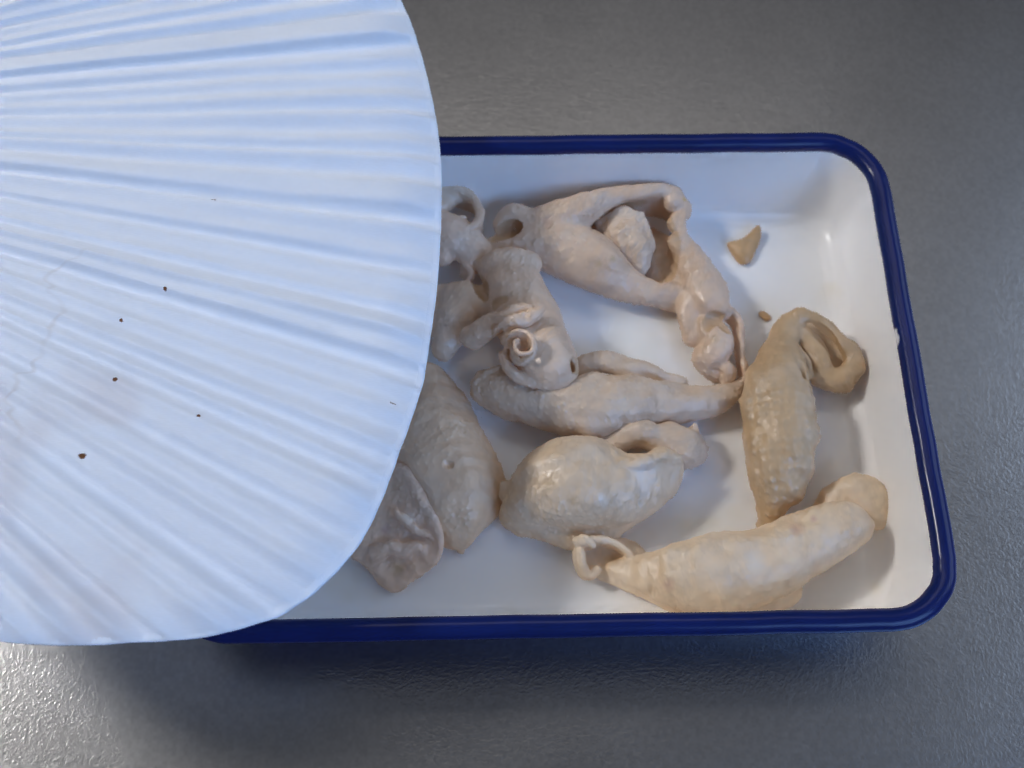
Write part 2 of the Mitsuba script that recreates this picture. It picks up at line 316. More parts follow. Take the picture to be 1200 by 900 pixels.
# ------------------------------------------------------------------ boiled chicken skins: signed distances meshed by surface nets
FLOOR = 1.2   # the tray's floor in mm; the z of the data below is above it
SKINS = [
    dict(name='chicken_skin', seed=1, tone=9, label='hook shaped curl of chicken skin beside the fan at the back wall', ops=[
        ('wall', 1.0, [(-38.3, 67.9, 15.0), (-34.2, 68.8, 15.0), (-29.3, 69.4, 15.0), (-24.4, 68.0, 15.0), (-21.2, 64.5, 15.0), (-20.4, 60.0, 15.0), (-21.8, 56.3, 15.0), (-24.4, 54.8, 15.0), (-26.4, 56.7, 14.0), (-26.4, 58.9, 13.5), (-25.3, 59.5, 13.0)], 11, 2.6),
        ('tube', 2.0, [(-39.2, 65.7, 8.0, 5.5), (-34.5, 66.6, 9.0, 4.5), (-30.0, 68.8, 10.0, 3)], 0.9),
    ]),
    dict(name='chicken_skin_001', seed=2, tone=3, label='lumpy pinkish chicken skin with stubby lobes beside the fan edge, below the hooked strip', ops=[
        ('tube', 2.5, [(-39.1, 57.7, 9.0, 7), (-33.6, 57.0, 10.0, 7), (-28.1, 53.8, 10.0, 6.5), (-23.3, 50.5, 9.0, 5), (-18.1, 48.6, 8.0, 3.6)], 0.85),
        ('tube', 2, [(-26.8, 53.1, 9.0, 4), (-24.9, 47.4, 9.0, 3.4), (-23.3, 44.8, 7.0, 3)], 0.9),
        ('tube', 2, [(-34.4, 55.4, 9.0, 4.5), (-33.3, 50.7, 9.0, 3.8), (-32.0, 46.9, 8.0, 2.6)], 0.9),
        ('wall', 1, [(-25.9, 43.5, 11.0), (-23.5, 40.8, 11.0), (-24.6, 38.3, 10.0), (-23.6, 34.7, 10.0), (-21.5, 31.0, 10.0)], 9, 2.2),
        ('cut', 1, [(-30.4, 46.8, 14.0, 1.2), (-29.4, 43.9, 12.0, 1.8)], 1),
    ]),
    dict(name='chicken_skin_002', seed=3, tone=9, label='thick rolled chicken skin with a ruffled spiral curl on top', ops=[
        ('tube', 3, [(-11.5, 39.4, 11.0, 7.6), (-9.6, 31.9, 12.0, 9.3), (-6.7, 23.1, 13.0, 10.2), (-3.6, 14.2, 15.0, 10.0), (-0.5, 7.0, 17.0, 8.6), (0.6, 4.8, 17.0, 7.6)], 0.95),
        ('tube', 2.0, [(-18.2, 40.7, 11.0, 3.2), (-16.0, 42.0, 13.0, 3.6), (-11.8, 42.8, 13.0, 4), (-5.3, 42.7, 12.0, 4)], 1),
        ('tube', 2.0, [(-22.5, 44.9, 9.0, 2), (-19.8, 41.9, 10.0, 2.4), (-16.6, 40.0, 10.0, 3)], 1),
        ('tube', 2.0, [(-14.9, 30.4, 11.0, 4.5), (-21.5, 31.0, 10.0, 5.5), (-26.0, 30.8, 10.0, 6), (-28.4, 25.7, 9.0, 5.8), (-30.6, 20.5, 7.0, 5), (-32.5, 17.2, 5.0, 4)], 0.9),
        ('tube', 2.0, [(-26.8, 32.2, 9.0, 4.5), (-31.1, 34.0, 8.0, 3.5), (-35.4, 33.4, 7.0, 3.5)], 0.9),
        ('tube', 2.0, [(-29.0, 27.4, 8.0, 4.5), (-32.2, 26.8, 7.0, 3.5), (-35.2, 24.0, 5.0, 3)], 0.9),
        ('cut', 1.0, [(-22.0, 36.3, 12.0, 2.2), (-19.8, 32.4, 14.0, 2.6), (-18.8, 30.4, 14.0, 2)], 1),
        ('cut', 1.2, [(-18.6, 23.2, 17.0, 1.3), (-16.2, 25.3, 18.0, 1.6), (-13.2, 25.7, 21.0, 1.3)], 1),
        ('tube', 0.7, [(-22.3, 15.7, 16.0, 4), (-19.4, 16.5, 19.0, 3.8), (-16.3, 17.3, 23.0, 2.4), (-13.3, 16.8, 26.0, 1.9), (-10.3, 19.3, 25.5, 2.2), (-6.8, 19.6, 26.0, 1.5)], 0.9),
        ('tube', 0.6, [(-13.4, 14.3, 26.0, 1.7), (-10.1, 15.2, 28.0, 2.0), (-7.4, 14.9, 27.0, 1.5), (-5.4, 16.8, 27.5, 1.9), (-2.8, 19.0, 26.5, 1.1)], 0.9),
        ('wall', 0.7, [(-13.0, 9.4, 26.0), (-11.7, 10.6, 28.5), (-9.8, 10.9, 30.0), (-7.3, 10.4, 30.5), (-5.7, 8.7, 30.5), (-5.5, 6.5, 30.0), (-6.7, 4.6, 29.5), (-8.9, 4.1, 29.5), (-10.6, 5.7, 29.0), (-10.6, 7.6, 29.0), (-9.3, 8.9, 28.0)], 9, 1.4),
        ('tube', 1.0, [(-11.9, 11.6, 23.0, 3), (-8.4, 12.6, 22.0, 3.4), (-5.4, 10.3, 21.0, 3)], 0.9),
        ('wall', 0.5, [(-17.1, 13.6, 26.0), (-14.4, 14.7, 28.0), (-12.4, 15.9, 29.0), (-9.9, 15.3, 29.0), (-8.1, 17.2, 29.0), (-5.9, 16.9, 28.5), (-3.8, 18.8, 28.0)], 7, 1.2),
        ('tube', 1.2, [(-14.0, 7.9, 18.0, 1.9), (-12.3, 3.4, 18.0, 1.9), (-7.6, 0.3, 18.0, 2.0), (-1.5, -0.4, 17.0, 2.0), (3.6, 0.5, 16.0, 1.8)], 0.9),
        ('cut', 0.6, [(-11.8, 3.6, 26.0, 1.8), (-9.9, 2.7, 25.5, 2.3), (-8.4, 2.7, 25.5, 2.1), (-6.4, 3.8, 26.5, 1.6)], 1),
        ('cut', 0.5, [(8.9, 3.4, 21.0, 2.2), (6.5, 3.6, 20.0, 2.3), (4.1, 4.4, 19.0, 1.8)], 1),
        ('wall', 0.5, [(4.2, 5.5, 22.0), (6.0, 5.9, 21.0), (7.5, 4.4, 20.0), (7.2, 1.4, 20.0), (4.6, -1.0, 20.0)], 5, 1.1),
    ]),
    dict(name='chicken_skin_003', seed=4, tone=0, spots=[((44.5, 62.9), 3.2, 'yellow'), ((20.4, 40.7), 4, 'tan'), ((0.4, 54.3), 6, 'peach'), ((36.4, 39.2), 7, 'tan'), ((16.1, 39.5), 5, 'tan'), ((50.1, 14.4), 6, 'tan')], label='largest chicken skin, torn open in a pocket by the back wall, with a twisted arm', ops=[
        ('tube', 2.2, [(-15.4, 51.3, 7.0, 4.2), (-9.9, 50.9, 8.0, 5.6), (0.3, 50.2, 10.0, 8), (10.5, 46.7, 10.0, 9.6), (18.9, 41.3, 9.0, 8), (26.4, 36.1, 7.0, 5), (34.4, 34.1, 6.0, 4), (41.8, 32.2, 6.0, 4)], 0.9),
        ('tube', 1.5, [(5.5, 50.3, 15.0, 4), (13.8, 45.3, 16.0, 4), (20.1, 40.9, 14.0, 3.6), (27.7, 36.9, 10.0, 3), (32.1, 35.5, 8.0, 2.6), (40.1, 34.2, 8.0, 2.6)], 0.9),
        ('tube', 2.0, [(-13.6, 58.6, 10.0, 3.6), (-10.1, 60.5, 13.0, 3.8), (-4.4, 57.3, 12.0, 5), (3.2, 57.8, 13.0, 6), (11.3, 59.9, 15.0, 5.4), (20.0, 63.9, 17.0, 3.4), (28.1, 65.1, 18.0, 2.6), (36.4, 66.2, 17.0, 2.4), (41.5, 65.5, 15.0, 2.8)], 0.9),
        ('wall', 1.0, [(-14.5, 58.7, 13.0), (-12.5, 61.2, 15.0), (-9.0, 61.1, 16.0), (-5.6, 58.3, 15.0)], 8, 2),
        ('cut', 0.6, [(-15.1, 53.9, 11.0, 2.6), (-11.0, 54.8, 12.0, 3.3), (-7.7, 55.4, 12.0, 3.2), (-5.0, 55.4, 12.0, 2.2)], 1),
        ('tube', 1.2, [(0.4, 54.7, 12.0, 4.5), (8.5, 55.2, 12.0, 4)], 0.9),
        ('wall', 0.8, [(13.9, 60.8, 17.0), (22.1, 64.2, 18.0), (30.2, 65.3, 18.0), (38.5, 65.6, 17.0), (43.8, 61.7, 16.0), (43.4, 54.8, 15.0), (42.3, 47.9, 13.0)], 15, 2.0),
        ('tube', 2.0, [(17.4, 54.4, 1.5, 8), (25.8, 54.2, 1.5, 10), (35.3, 50.9, 1.5, 9), (40.2, 42.6, 2.2, 8), (39.8, 38.4, 2.5, 6)], 0.3),
        ('tube', 1.0, [(39.5, 50.2, 7.0, 2.5), (40.1, 45.1, 6.0, 3.2), (42.0, 37.4, 6.0, 4), (43.0, 32.8, 6.0, 3.5)], 0.8),
        ('cut', 0.8, [(17.9, 54.4, 10.0, 3), (20.6, 55.6, 11.0, 4.5), (26.4, 57.5, 11.5, 6.4), (33.2, 57.0, 11.5, 7), (36.1, 51.0, 11.0, 6.5), (37.4, 43.8, 9.5, 5), (36.1, 37.9, 8.0, 2.6)], 1),
        ('tube', 1.2, [(40.8, 63.0, 15.0, 3), (44.3, 62.0, 13.0, 2.8), (45.6, 61.0, 11.0, 1.8)], 0.9),
        ('tube', 1.0, [(43.0, 58.5, 14.0, 2.2), (40.6, 55.4, 14.0, 1.9), (42.7, 52.9, 13.0, 2), (40.1, 49.8, 13.0, 1.8), (41.7, 47.9, 12.0, 2)], 0.9),
        ('tube', 2.0, [(43.4, 51.2, 9.0, 3.4), (45.7, 44.9, 9.0, 4.8), (48.3, 37.8, 9.0, 6.2), (50.0, 31.2, 10.0, 6.6), (50.6, 27.5, 9.0, 5.5)], 0.95),
        ('tube', 1.5, [(45.7, 32.7, 9.0, 4.2), (44.0, 24.6, 9.0, 3.6), (45.1, 18.5, 7.0, 3.2)], 0.9),
        ('tube', 1.4, [(49.5, 28.4, 13.0, 4), (52.6, 26.2, 12.0, 3.6), (54.3, 25.2, 11.0, 2.5)], 0.9),
        ('tube', 1.2, [(49.8, 20.5, 10.0, 4.6), (51.3, 16.4, 10.0, 5), (50.3, 12.3, 9.0, 5.2), (47.9, 11.2, 7.0, 4), (50.5, 8.5, 6.0, 3.4), (53.3, 7.0, 4.0, 2.4)], 0.9),
        ('cut', 0.9, [(47.2, 18.1, 15.0, 1.4), (49.3, 21.4, 14.0, 2.2), (52.1, 21.9, 13.0, 2.2), (53.9, 18.9, 13.0, 1.8)], 1),
        ('wall', 0.9, [(53.7, 26.5, 12.0), (57.3, 25.5, 12.0), (59.6, 22.2, 11.0), (59.0, 16.7, 11.0), (59.0, 10.9, 11.0), (59.5, 6.5, 10.0), (58.0, 3.2, 8.0), (53.6, 2.7, 6.0)], 9, 2.0),
        ('tube', 1.0, [(53.1, 8.2, 9.0, 1.8), (54.5, 6.5, 9.0, 2.4), (53.9, 4.5, 7.0, 2)], 0.9),
    ]),
    dict(name='chicken_skin_004', seed=5, tone=4, lump=1.2, label='long pale chicken skin across the middle of the tray, tapering to a thin tail', ops=[
        ('tube', 2.5, [(-18.4, 2.5, 7.0, 5.6), (-11.5, -0.5, 8.0, 7.2), (-1.3, -3.3, 9.0, 8.2), (10.8, -5.3, 10.0, 9.6), (22.9, -3.6, 10.0, 8.4), (37.2, -3.5, 8.0, 6.2), (48.3, -2.7, 7.0, 4.7), (55.9, 0.8, 7.0, 3.2), (60.6, 4.6, 6.0, 1.8)], 0.9),
        ('tube', 2, [(4.6, -3.4, 13.0, 5), (11.2, -2.4, 13.0, 6), (17.9, -2.1, 12.0, 5)], 0.9),
        ('tube', 1.2, [(8.5, 8.0, 6.0, 3.5), (14.7, 9.6, 9.0, 3.4), (20.3, 9.0, 9.0, 3.4), (29.7, 6.7, 8.0, 3), (34.4, 5.4, 7.0, 2), (39.8, 3.9, 5.0, 2)], 0.9),
        ('cut', 0.8, [(14.1, 4.2, 13.0, 0.9), (21.8, 4.3, 13.0, 1.1), (30.2, 3.7, 11.0, 1.8), (33.7, 2.8, 9.0, 0.8)], 1),
        ('cut', 1.2, [(-2.6, -0.6, 18.0, 0.9), (-1.8, -6.7, 18.5, 1.0), (-4.3, -11.6, 14.0, 1.0)], 1),
        ('cut', 1.2, [(21.6, -12.6, 12.0, 1.2), (20.0, -11.3, 17.0, 0.9), (22.5, -7.3, 19.0, 0.6)], 1),
        ('wall', 0.8, [(-21.7, 3.4, 11.0), (-18.6, 5.7, 12.0), (-14.5, 7.3, 12.0)], 6, 1.6),
    ]),
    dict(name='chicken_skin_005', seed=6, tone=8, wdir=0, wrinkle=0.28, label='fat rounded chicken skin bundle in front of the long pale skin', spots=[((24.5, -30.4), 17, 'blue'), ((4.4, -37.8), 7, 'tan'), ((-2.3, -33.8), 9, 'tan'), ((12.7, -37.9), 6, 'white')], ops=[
        ('tube', 3.0, [(-12.2, -37.0, 5.0, 3.5), (-6.7, -34.4, 8.0, 8), (-1.0, -31.3, 10.0, 11.5), (4.6, -29.7, 12.0, 14), (11.2, -30.3, 12.0, 12.5), (21.2, -30.9, 10.0, 10), (30.3, -27.6, 9.0, 7)], 0.85),
        ('tube', 2.0, [(-7.7, -38.8, 4.0, 5), (0.1, -41.0, 4.0, 5), (9.9, -42.0, 5.0, 5), (18.1, -36.8, 6.0, 6)], 0.8),
        ('tube', 2.0, [(14.0, -25.9, 14.0, 4), (19.3, -27.0, 14.0, 5), (26.3, -26.1, 14.0, 5), (32.0, -25.5, 12.0, 5)], 0.9),
        ('tube', 0.5, [(15.1, -22.6, 17.0, 2.0), (17.2, -24.3, 18.0, 2.4)], 0.9),
        ('tube', 0.5, [(19.0, -25.8, 18.5, 2.4), (20.9, -25.8, 18.5, 2.0)], 0.9),
        ('tube', 0.5, [(22.8, -26.3, 18.5, 2.2), (25.8, -25.6, 18.5, 2.7)], 0.9),
        ('tube', 0.5, [(28.0, -24.3, 17.5, 2.2), (31.1, -23.1, 17.0, 2.8), (34.1, -24.4, 14.0, 3.2)], 0.9),
        ('cut', 0.9, [(21.8, -30.5, 21.0, 0.7), (24.1, -34.3, 20.0, 0.9), (23.4, -37.5, 16.0, 0.6)], 1),
        ('cut', 0.9, [(28.4, -28.1, 19.5, 0.6), (30.6, -31.5, 16.0, 0.7)], 1),
        ('cut', 1.2, [(5.5, -43.9, 20.0, 0.6), (4.5, -39.7, 24.0, 0.8), (5.6, -34.8, 24.0, 0.5)], 1),
        ('tube', 0.8, [(-15.1, -31.8, 6.0, 1.6), (-14.1, -29.6, 8.0, 1.8), (-12.6, -31.1, 6.0, 2)], 1),
        ('tube', 0.6, [(12.5, -14.2, 9.0, 0.5), (13.9, -15.0, 9.5, 0.8), (15.5, -14.5, 9.0, 0.5)], 1),
    ]),
    dict(name='chicken_skin_006', seed=7, tone=4, lump=1.1, label='small crumpled chicken skin tucked behind the fat rounded bundle', ops=[
        ('tube', 2.0, [(16.6, -16.0, 7.0, 3.5), (21.9, -13.6, 9.0, 4.6), (26.5, -14.0, 10.0, 4.4), (31.1, -15.9, 9.0, 4.2), (36.7, -16.7, 8.0, 5.8), (40.7, -19.0, 7.0, 5), (43.5, -20.0, 5.0, 3)], 0.9),
        ('tube', 1.2, [(32.6, -14.1, 10.0, 2.2), (35.2, -12.8, 10.0, 2.5), (38.2, -13.7, 10.0, 2.5), (40.8, -15.2, 9.0, 3)], 0.9),
        ('wall', 0.8, [(40.2, -15.5, 9.0), (42.4, -11.6, 10.0), (43.4, -11.6, 10.0), (44.3, -15.8, 9.0), (46.1, -17.1, 6.0)], 8, 1.6),
        ('cut', 1.0, [(20.4, -19.9, 13.0, 2.4), (25.8, -20.0, 13.0, 2.6), (30.2, -21.1, 13.0, 2)], 1),
    ]),
    dict(name='chicken_skin_007', seed=8, tone=1, rows=(2.3, 2.7), rows_to=5, bumps=(0.5, 2.6, 0.85), label='plump golden chicken skin with rows of bumps and a looped top, along the right wall', ops=[
        ('tube', 2.2, [(74.9, 20.9, 9.0, 3.8), (71.5, 14.1, 10.0, 5.6), (69.1, 5.9, 11.0, 8.0), (67.8, -3.7, 12.0, 10.4), (67.3, -14.6, 12.0, 10.9), (66.2, -23.6, 11.0, 9.7), (64.8, -31.7, 8.0, 7), (63.5, -37.2, 5.0, 4.2), (62.9, -40.3, 4.0, 2.8)], 0.95),
        ('tube', 1.6, [(71.0, 17.2, 9.0, 3.2), (74.5, 21.1, 11.0, 3.0), (77.9, 23.2, 12.0, 2.8)], 0.9),
        ('tube', 0.9, [(76.9, 23.3, 13.0, 2.0), (81.2, 22.3, 13.0, 1.8), (85.1, 18.7, 12.5, 2.4), (88.5, 13.7, 12.0, 2.6), (91.6, 11.6, 11.0, 3.0), (92.5, 8.3, 10.0, 3.6), (91.1, 5.3, 9.0, 4.2), (86.9, 3.6, 8.0, 4.2), (82.5, 3.9, 8.0, 3.2)], 0.9),
        ('tube', 0.9, [(77.8, 18.3, 10.0, 2.6), (80.7, 15.9, 10.0, 3.2), (82.4, 12.1, 9.5, 3.6), (83.3, 7.7, 9.0, 3.4), (83.7, 4.8, 8.0, 2.8)], 0.9),
        ('tube', 1.3, [(83.0, 21.9, 2.5, 4), (89.2, 17.4, 2.5, 5), (90.1, 10.0, 2.5, 6)], 0.5),
        ('cut', 0.8, [(77.8, 19.3, 15.0, 1.3), (81.0, 18.3, 14.0, 2.1), (84.0, 15.8, 12.5, 2.5), (86.1, 12.5, 11.5, 2.8), (87.5, 9.0, 10.5, 2.4)], 1),
        ('wall', 0.8, [(74.7, 14.0, 13.0), (75.9, 11.5, 13.5), (77.9, 8.3, 13.0), (78.5, 4.7, 12.0), (76.7, 0.3, 12.0)], 8, 2.0),
        ('cut', 0.9, [(72.3, 10.0, 19.0, 0.8), (74.0, 4.6, 18.0, 1.1), (74.6, -0.5, 17.0, 1.0)], 1),
        ('tube', 1.0, [(60.8, -41.0, 3.0, 1.8), (63.2, -41.8, 3.0, 2), (66.1, -40.3, 3.0, 1.8)], 0.9),
    ]),
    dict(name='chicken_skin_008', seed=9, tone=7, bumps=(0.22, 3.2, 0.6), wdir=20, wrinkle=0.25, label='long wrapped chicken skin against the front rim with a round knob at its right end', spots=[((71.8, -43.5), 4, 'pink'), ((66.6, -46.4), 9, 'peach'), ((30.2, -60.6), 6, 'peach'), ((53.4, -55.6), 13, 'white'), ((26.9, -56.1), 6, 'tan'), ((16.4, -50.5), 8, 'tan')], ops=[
        ('tube', 3.0, [(17.3, -53.4, 4.0, 2.4), (25.1, -54.6, 6.0, 6.0), (34.3, -56.5, 9.0, 9), (45.9, -56.7, 11.0, 11), (57.7, -54.5, 11.0, 10.2), (69.2, -49.2, 11.0, 9.2), (77.6, -45.5, 13.0, 7.6), (82.6, -44.6, 14.0, 6.2), (85.7, -44.9, 13.0, 4.6)], 0.85),
        ('tube', 2.0, [(12.1, -53.8, 2.0, 2), (26.4, -58.8, 3.0, 4), (35.9, -61.9, 3.0, 5), (55.1, -63.0, 4.0, 6), (65.1, -60.2, 4.0, 5)], 0.7),
        ('tube', 0.25, [(79.4, -36.4, 4.0, 3.2), (84.0, -33.2, 4.5, 5.2), (88.5, -32.4, 5.0, 6.6), (92.2, -34.6, 5.0, 6.4), (94.1, -37.7, 4.0, 4.6)], 0.95),
        ('cut', 0.3, [(75.5, -39.5, 10.0, 0.5), (78.6, -38.3, 10.0, 0.8), (82.1, -37.9, 11.0, 1.0), (86.5, -38.5, 11.0, 1.1), (89.7, -40.5, 10.0, 1.1), (92.4, -42.7, 8.0, 0.9)], 1),
        ('wall', 0.8, [(22.6, -51.8, 8.0), (19.8, -47.8, 9.0), (15.7, -45.8, 10.0), (11.4, -45.5, 10.0), (7.7, -46.4, 10.0), (6.1, -49.4, 10.0), (6.8, -52.8, 8.0), (8.8, -54.8, 6.0), (11.5, -53.9, 6.0)], 9, 2.2),
        ('tube', 0.8, [(9.9, -48.5, 1.0, 5), (16.1, -48.6, 1.0, 6), (21.0, -50.2, 1.0, 6)], 0.3),
        ('tube', 0.6, [(6.0, -46.4, 10.0, 1.3), (7.9, -46.2, 11.0, 1.4), (10.2, -47.2, 11.0, 1.0)], 1),
        ('tube', 0.6, [(6.6, -49.1, 10.0, 1.2), (7.5, -53.1, 9.0, 1.2), (9.2, -55.8, 7.0, 1.4), (11.7, -54.1, 6.0, 1.5)], 1),
        ('cut', 0.9, [(23.7, -52.2, 13.0, 0.6), (24.7, -57.1, 14.0, 0.9), (26.2, -61.2, 11.0, 0.9)], 1),
        ('cut', 1.2, [(55.5, -49.1, 21.0, 0.6), (58.0, -53.0, 23.5, 0.8), (63.8, -58.6, 21.0, 0.6)], 1),
    ]),
    dict(name='chicken_skin_009', seed=10, tone=2, lump=1.0, fine=0.06, wrinkle=0.05, bumps=(0.24, 2.0, 0.5), label='flat tan chicken skin sheet with a small pit, under the edge of the fan', ops=[
        ('sheet', 1.0, [[(-47.6, 12.5, 3.0), (-41.3, 10.4, 6.0), (-36.6, 9.9, 7.0), (-34.3, 9.1, 5.0), (-31.3, 7.5, 2.0)], [(-49.0, -0.3, 5.0), (-41.0, -1.7, 8.0), (-34.5, -2.5, 9.5), (-29.5, -2.0, 7.0), (-25.5, -0.6, 2.0)], [(-49.9, -11.8, 6.0), (-40.7, -13.5, 10.0), (-33.8, -14.2, 11.5), (-26.9, -13.0, 9.5), (-21.4, -9.9, 2.0)], [(-44.7, -20.0, 6.0), (-39.3, -23.2, 11.0), (-31.7, -24.0, 13.0), (-23.6, -23.4, 11.0), (-16.9, -20.1, 2.0)], [(-40.1, -29.0, 5.0), (-35.5, -31.5, 10.0), (-30.0, -32.7, 12.0), (-22.5, -32.2, 10.0), (-15.3, -28.8, 2.5)], [(-35.9, -36.5, 3.0), (-32.6, -38.6, 8.0), (-28.2, -39.0, 9.0), (-22.1, -38.0, 7.0), (-17.1, -35.1, 2.5)], [(-32.9, -42.8, 1.5), (-30.6, -44.2, 3.5), (-27.9, -45.0, 3.5), (-25.2, -43.6, 3.0), (-20.7, -38.0, 2.0)]], 2.8, []),
        ('tube', 1.2, [(-42.3, -14.3, 5.0, 6), (-33.3, -20.2, 6.0, 9), (-25.8, -29.2, 5.0, 9), (-28.4, -35.4, 4.0, 6)], 0.5),
        ('tube', 0.8, [(-28.1, -43.6, 3.0, 1.6), (-27.0, -46.2, 1.5, 1.0)], 0.9),
        ('cut', 0.7, [(-31.3, -22.9, 16.5, 0.9), (-30.2, -23.4, 14.0, 1.0), (-29.2, -23.8, 16.0, 0.7)], 1),
        ('cut', 0.8, [(-33.5, -22.6, 17.0, 0.6), (-31.3, -21.6, 16.5, 0.8), (-27.9, -22.2, 16.5, 0.6)], 1),
    ]),
    dict(name='chicken_skin_010', seed=11, tone=3, lump=1.3, wrinkle=0.6, bumps=(0.3, 1.9, 0.5), label='folded chicken skin scrap with a rough fatty hollow, peeking out lowest beside the fan', spots=[((-42.1, -38.3), 7, 'white'), ((-44.9, -52.0), 9, 'tan'), ((-48.8, -40.7), 5, 'pink')], ops=[
        ('sheet', 1.0, [[(-58.7, -24.0, 3.0), (-52.3, -23.4, 4.0), (-46.5, -22.4, 7.0), (-42.3, -24.8, 9.0), (-40.3, -28.0, 9.0)], [(-60.7, -34.8, 4.0), (-54.5, -34.9, 4.0), (-46.5, -33.3, 5.0), (-38.8, -33.9, 8.0), (-36.0, -36.8, 9.0)], [(-60.3, -44.0, 4.5), (-53.7, -43.2, 4.0), (-46.3, -43.3, 4.0), (-38.9, -42.2, 5.0), (-33.6, -44.1, 8.0)], [(-56.8, -48.0, 3.5), (-51.7, -48.9, 3.5), (-45.0, -49.0, 3.5), (-39.4, -48.1, 4.5), (-34.6, -48.8, 6.0)], [(-50.2, -54.2, 1.8), (-48.0, -55.5, 2.0), (-45.5, -56.8, 2.0), (-41.8, -55.0, 2.5), (-38.9, -52.2, 3.0)]], 2.8, []),
        ('tube', 1.2, [(-51.5, -48.0, 5.0, 2.5), (-47.1, -46.0, 6.5, 2.4), (-43.1, -47.6, 6.5, 2.2), (-39.9, -46.3, 7.0, 2)], 0.9),
        ('tube', 0.7, [(-45.8, -36.1, 9.0, 0.9), (-42.2, -39.5, 8.0, 1.3), (-37.7, -42.6, 8.0, 1)], 1),
        ('cut', 1.0, [(-49.9, -39.1, 9.0, 2.4), (-47.5, -42.0, 8.5, 2.2)], 1),
    ]),
    dict(name='skin_scrap', seed=12, tone=5, res=0.3, cat='skin scrap', label='small ochre triangular scrap of chicken skin alone near the back right corner', ops=[
        ('sheet', 0.6, [[(60.7, 54.8, 1.4), (63.7, 55.2, 2.2), (66.9, 56.9, 2.6), (70.2, 60.1, 3.0)], [(61.9, 52.3, 1.2), (64.1, 51.0, 2.2), (67.1, 53.1, 2.4), (70.4, 58.2, 2.4)], [(63.9, 48.9, 1.0), (65.2, 48.4, 1.3), (67.3, 50.5, 1.4), (69.8, 55.6, 1.4)]], 1.9, []),
    ]),
    dict(name='skin_scrap_001', seed=13, tone=5, res=0.3, cat='skin scrap', label='tiny yellowish crumb of chicken skin on the floor right of the twisted arm', ops=[
        ('tube', 0.6, [(69.1, 29.7, 0.7, 1.3), (70.3, 28.4, 0.7, 1.4)], 0.6),
    ]),
    dict(parent='chicken_skin_003', name='membrane', seed=21, tone=6, lump=2.2, wrinkle=0.9, bumps=(0.35, 2.0, 0.5), ops=[
        ('sheet', 0.8, [[(17.1, 58.8, 9.0), (20.7, 59.8, 12.0), (24.4, 60.0, 14.0), (28.0, 59.7, 15.0), (30.8, 59.3, 14.0)], [(18.6, 55.6, 9.0), (21.5, 55.0, 13.0), (26.1, 54.7, 15.0), (29.8, 53.7, 15.0), (32.7, 53.0, 13.0)], [(20.0, 51.8, 9.0), (22.4, 51.2, 12.0), (26.5, 50.0, 14.0), (30.2, 48.7, 14.0), (33.2, 48.6, 11.0)], [(21.0, 48.6, 8.0), (23.5, 47.4, 10.0), (26.5, 45.6, 11.0), (29.6, 43.7, 11.0), (32.1, 44.2, 9.0)], [(23.2, 46.7, 7.0), (25.1, 44.2, 8.0), (27.2, 42.3, 8.0), (28.8, 41.0, 7.0), (29.9, 41.0, 7.0)]], 2.4, []),
        ('tube', 1.2, [(21.2, 56.2, 8.0, 3), (26.5, 55.5, 9.0, 5), (29.0, 50.4, 8.0, 5)], 0.8),
    ]),
]
TONES = [(.73, .545, .40), (.61, .43, .25), (.81, .60, .41), (.80, .60, .45), (.69, .54, .405), (.60, .385, .19), (.72, .57, .44), (.84, .68, .49), (.74, .575, .40), (.79, .60, .44)]
SPOT = {'peach': (.62, .42, .31), 'yellow': (.70, .47, .13), 'blue': (.82, .79, .76), 'white': (.84, .78, .69), 'tan': (.58, .42, .25), 'pink': (.68, .46, .37)}  # the blue spot is window sheen put into the skin colour


def catmull(p, k):
    p = np.asarray(p, float)
    if len(p) < 3:
        return p
    e = np.vstack([2 * p[0] - p[1], p, 2 * p[-1] - p[-2]])
    a, b, c, d = e[:-3, None], e[1:-2, None], e[2:-1, None], e[3:, None]
    t = (np.arange(k) / k)[None, :, None]
    q = 0.5 * (2 * b + (c - a) * t + (2 * a - 5 * b + 4 * c - d) * t**2 + (3 * b - a - 3 * c + d) * t**3)
    return np.vstack([q.reshape(-1, p.shape[1]), p[-1:]])


def d_tube(P, path, flat):
    q = catmull(path, 3)
    r = np.maximum(q[:, 3], .25)
    c = q[:, :3] / [1, 1, flat]
    X = P / np.array([1, 1, flat], np.float32)
    best = np.full(len(X), 1e3, np.float32)
    for i in range(len(c) - 1):
        ab = (c[i + 1] - c[i]).astype(np.float32)
        ap = X - c[i].astype(np.float32)
        t = np.clip(ap @ ab / max(float(ab @ ab), 1e-9), 0, 1)
        dd = np.sqrt(np.maximum(((ap - t[:, None] * ab) ** 2).sum(1), 0)) - (r[i] + t * (r[i + 1] - r[i]))
        np.minimum(best, dd, out=best)
    return best * (0.5 + 0.5 * flat)


def d_wall(P, path, height, th):
    q = catmull(path, 4)
    d2, zt = np.full(len(P), 1e3, np.float32), np.zeros(len(P), np.float32)
    for i in range(len(q) - 1):
        ab = q[i + 1, :2] - q[i, :2]
        ap = P[:, :2] - q[i, :2]
        t = np.clip(ap @ ab / max(ab @ ab, 1e-9), 0, 1)
        dd = np.linalg.norm(ap - t[:, None] * ab, axis=1)
        m = dd < d2
        d2[m] = dd[m]
        zt[m] = (q[i, 2] + t * (q[i + 1, 2] - q[i, 2]))[m]
    dz = np.maximum(np.abs(P[:, 2] - (zt - height / 2)) - (height / 2 - th / 2), 0)
    return np.hypot(d2, dz) - th / 2


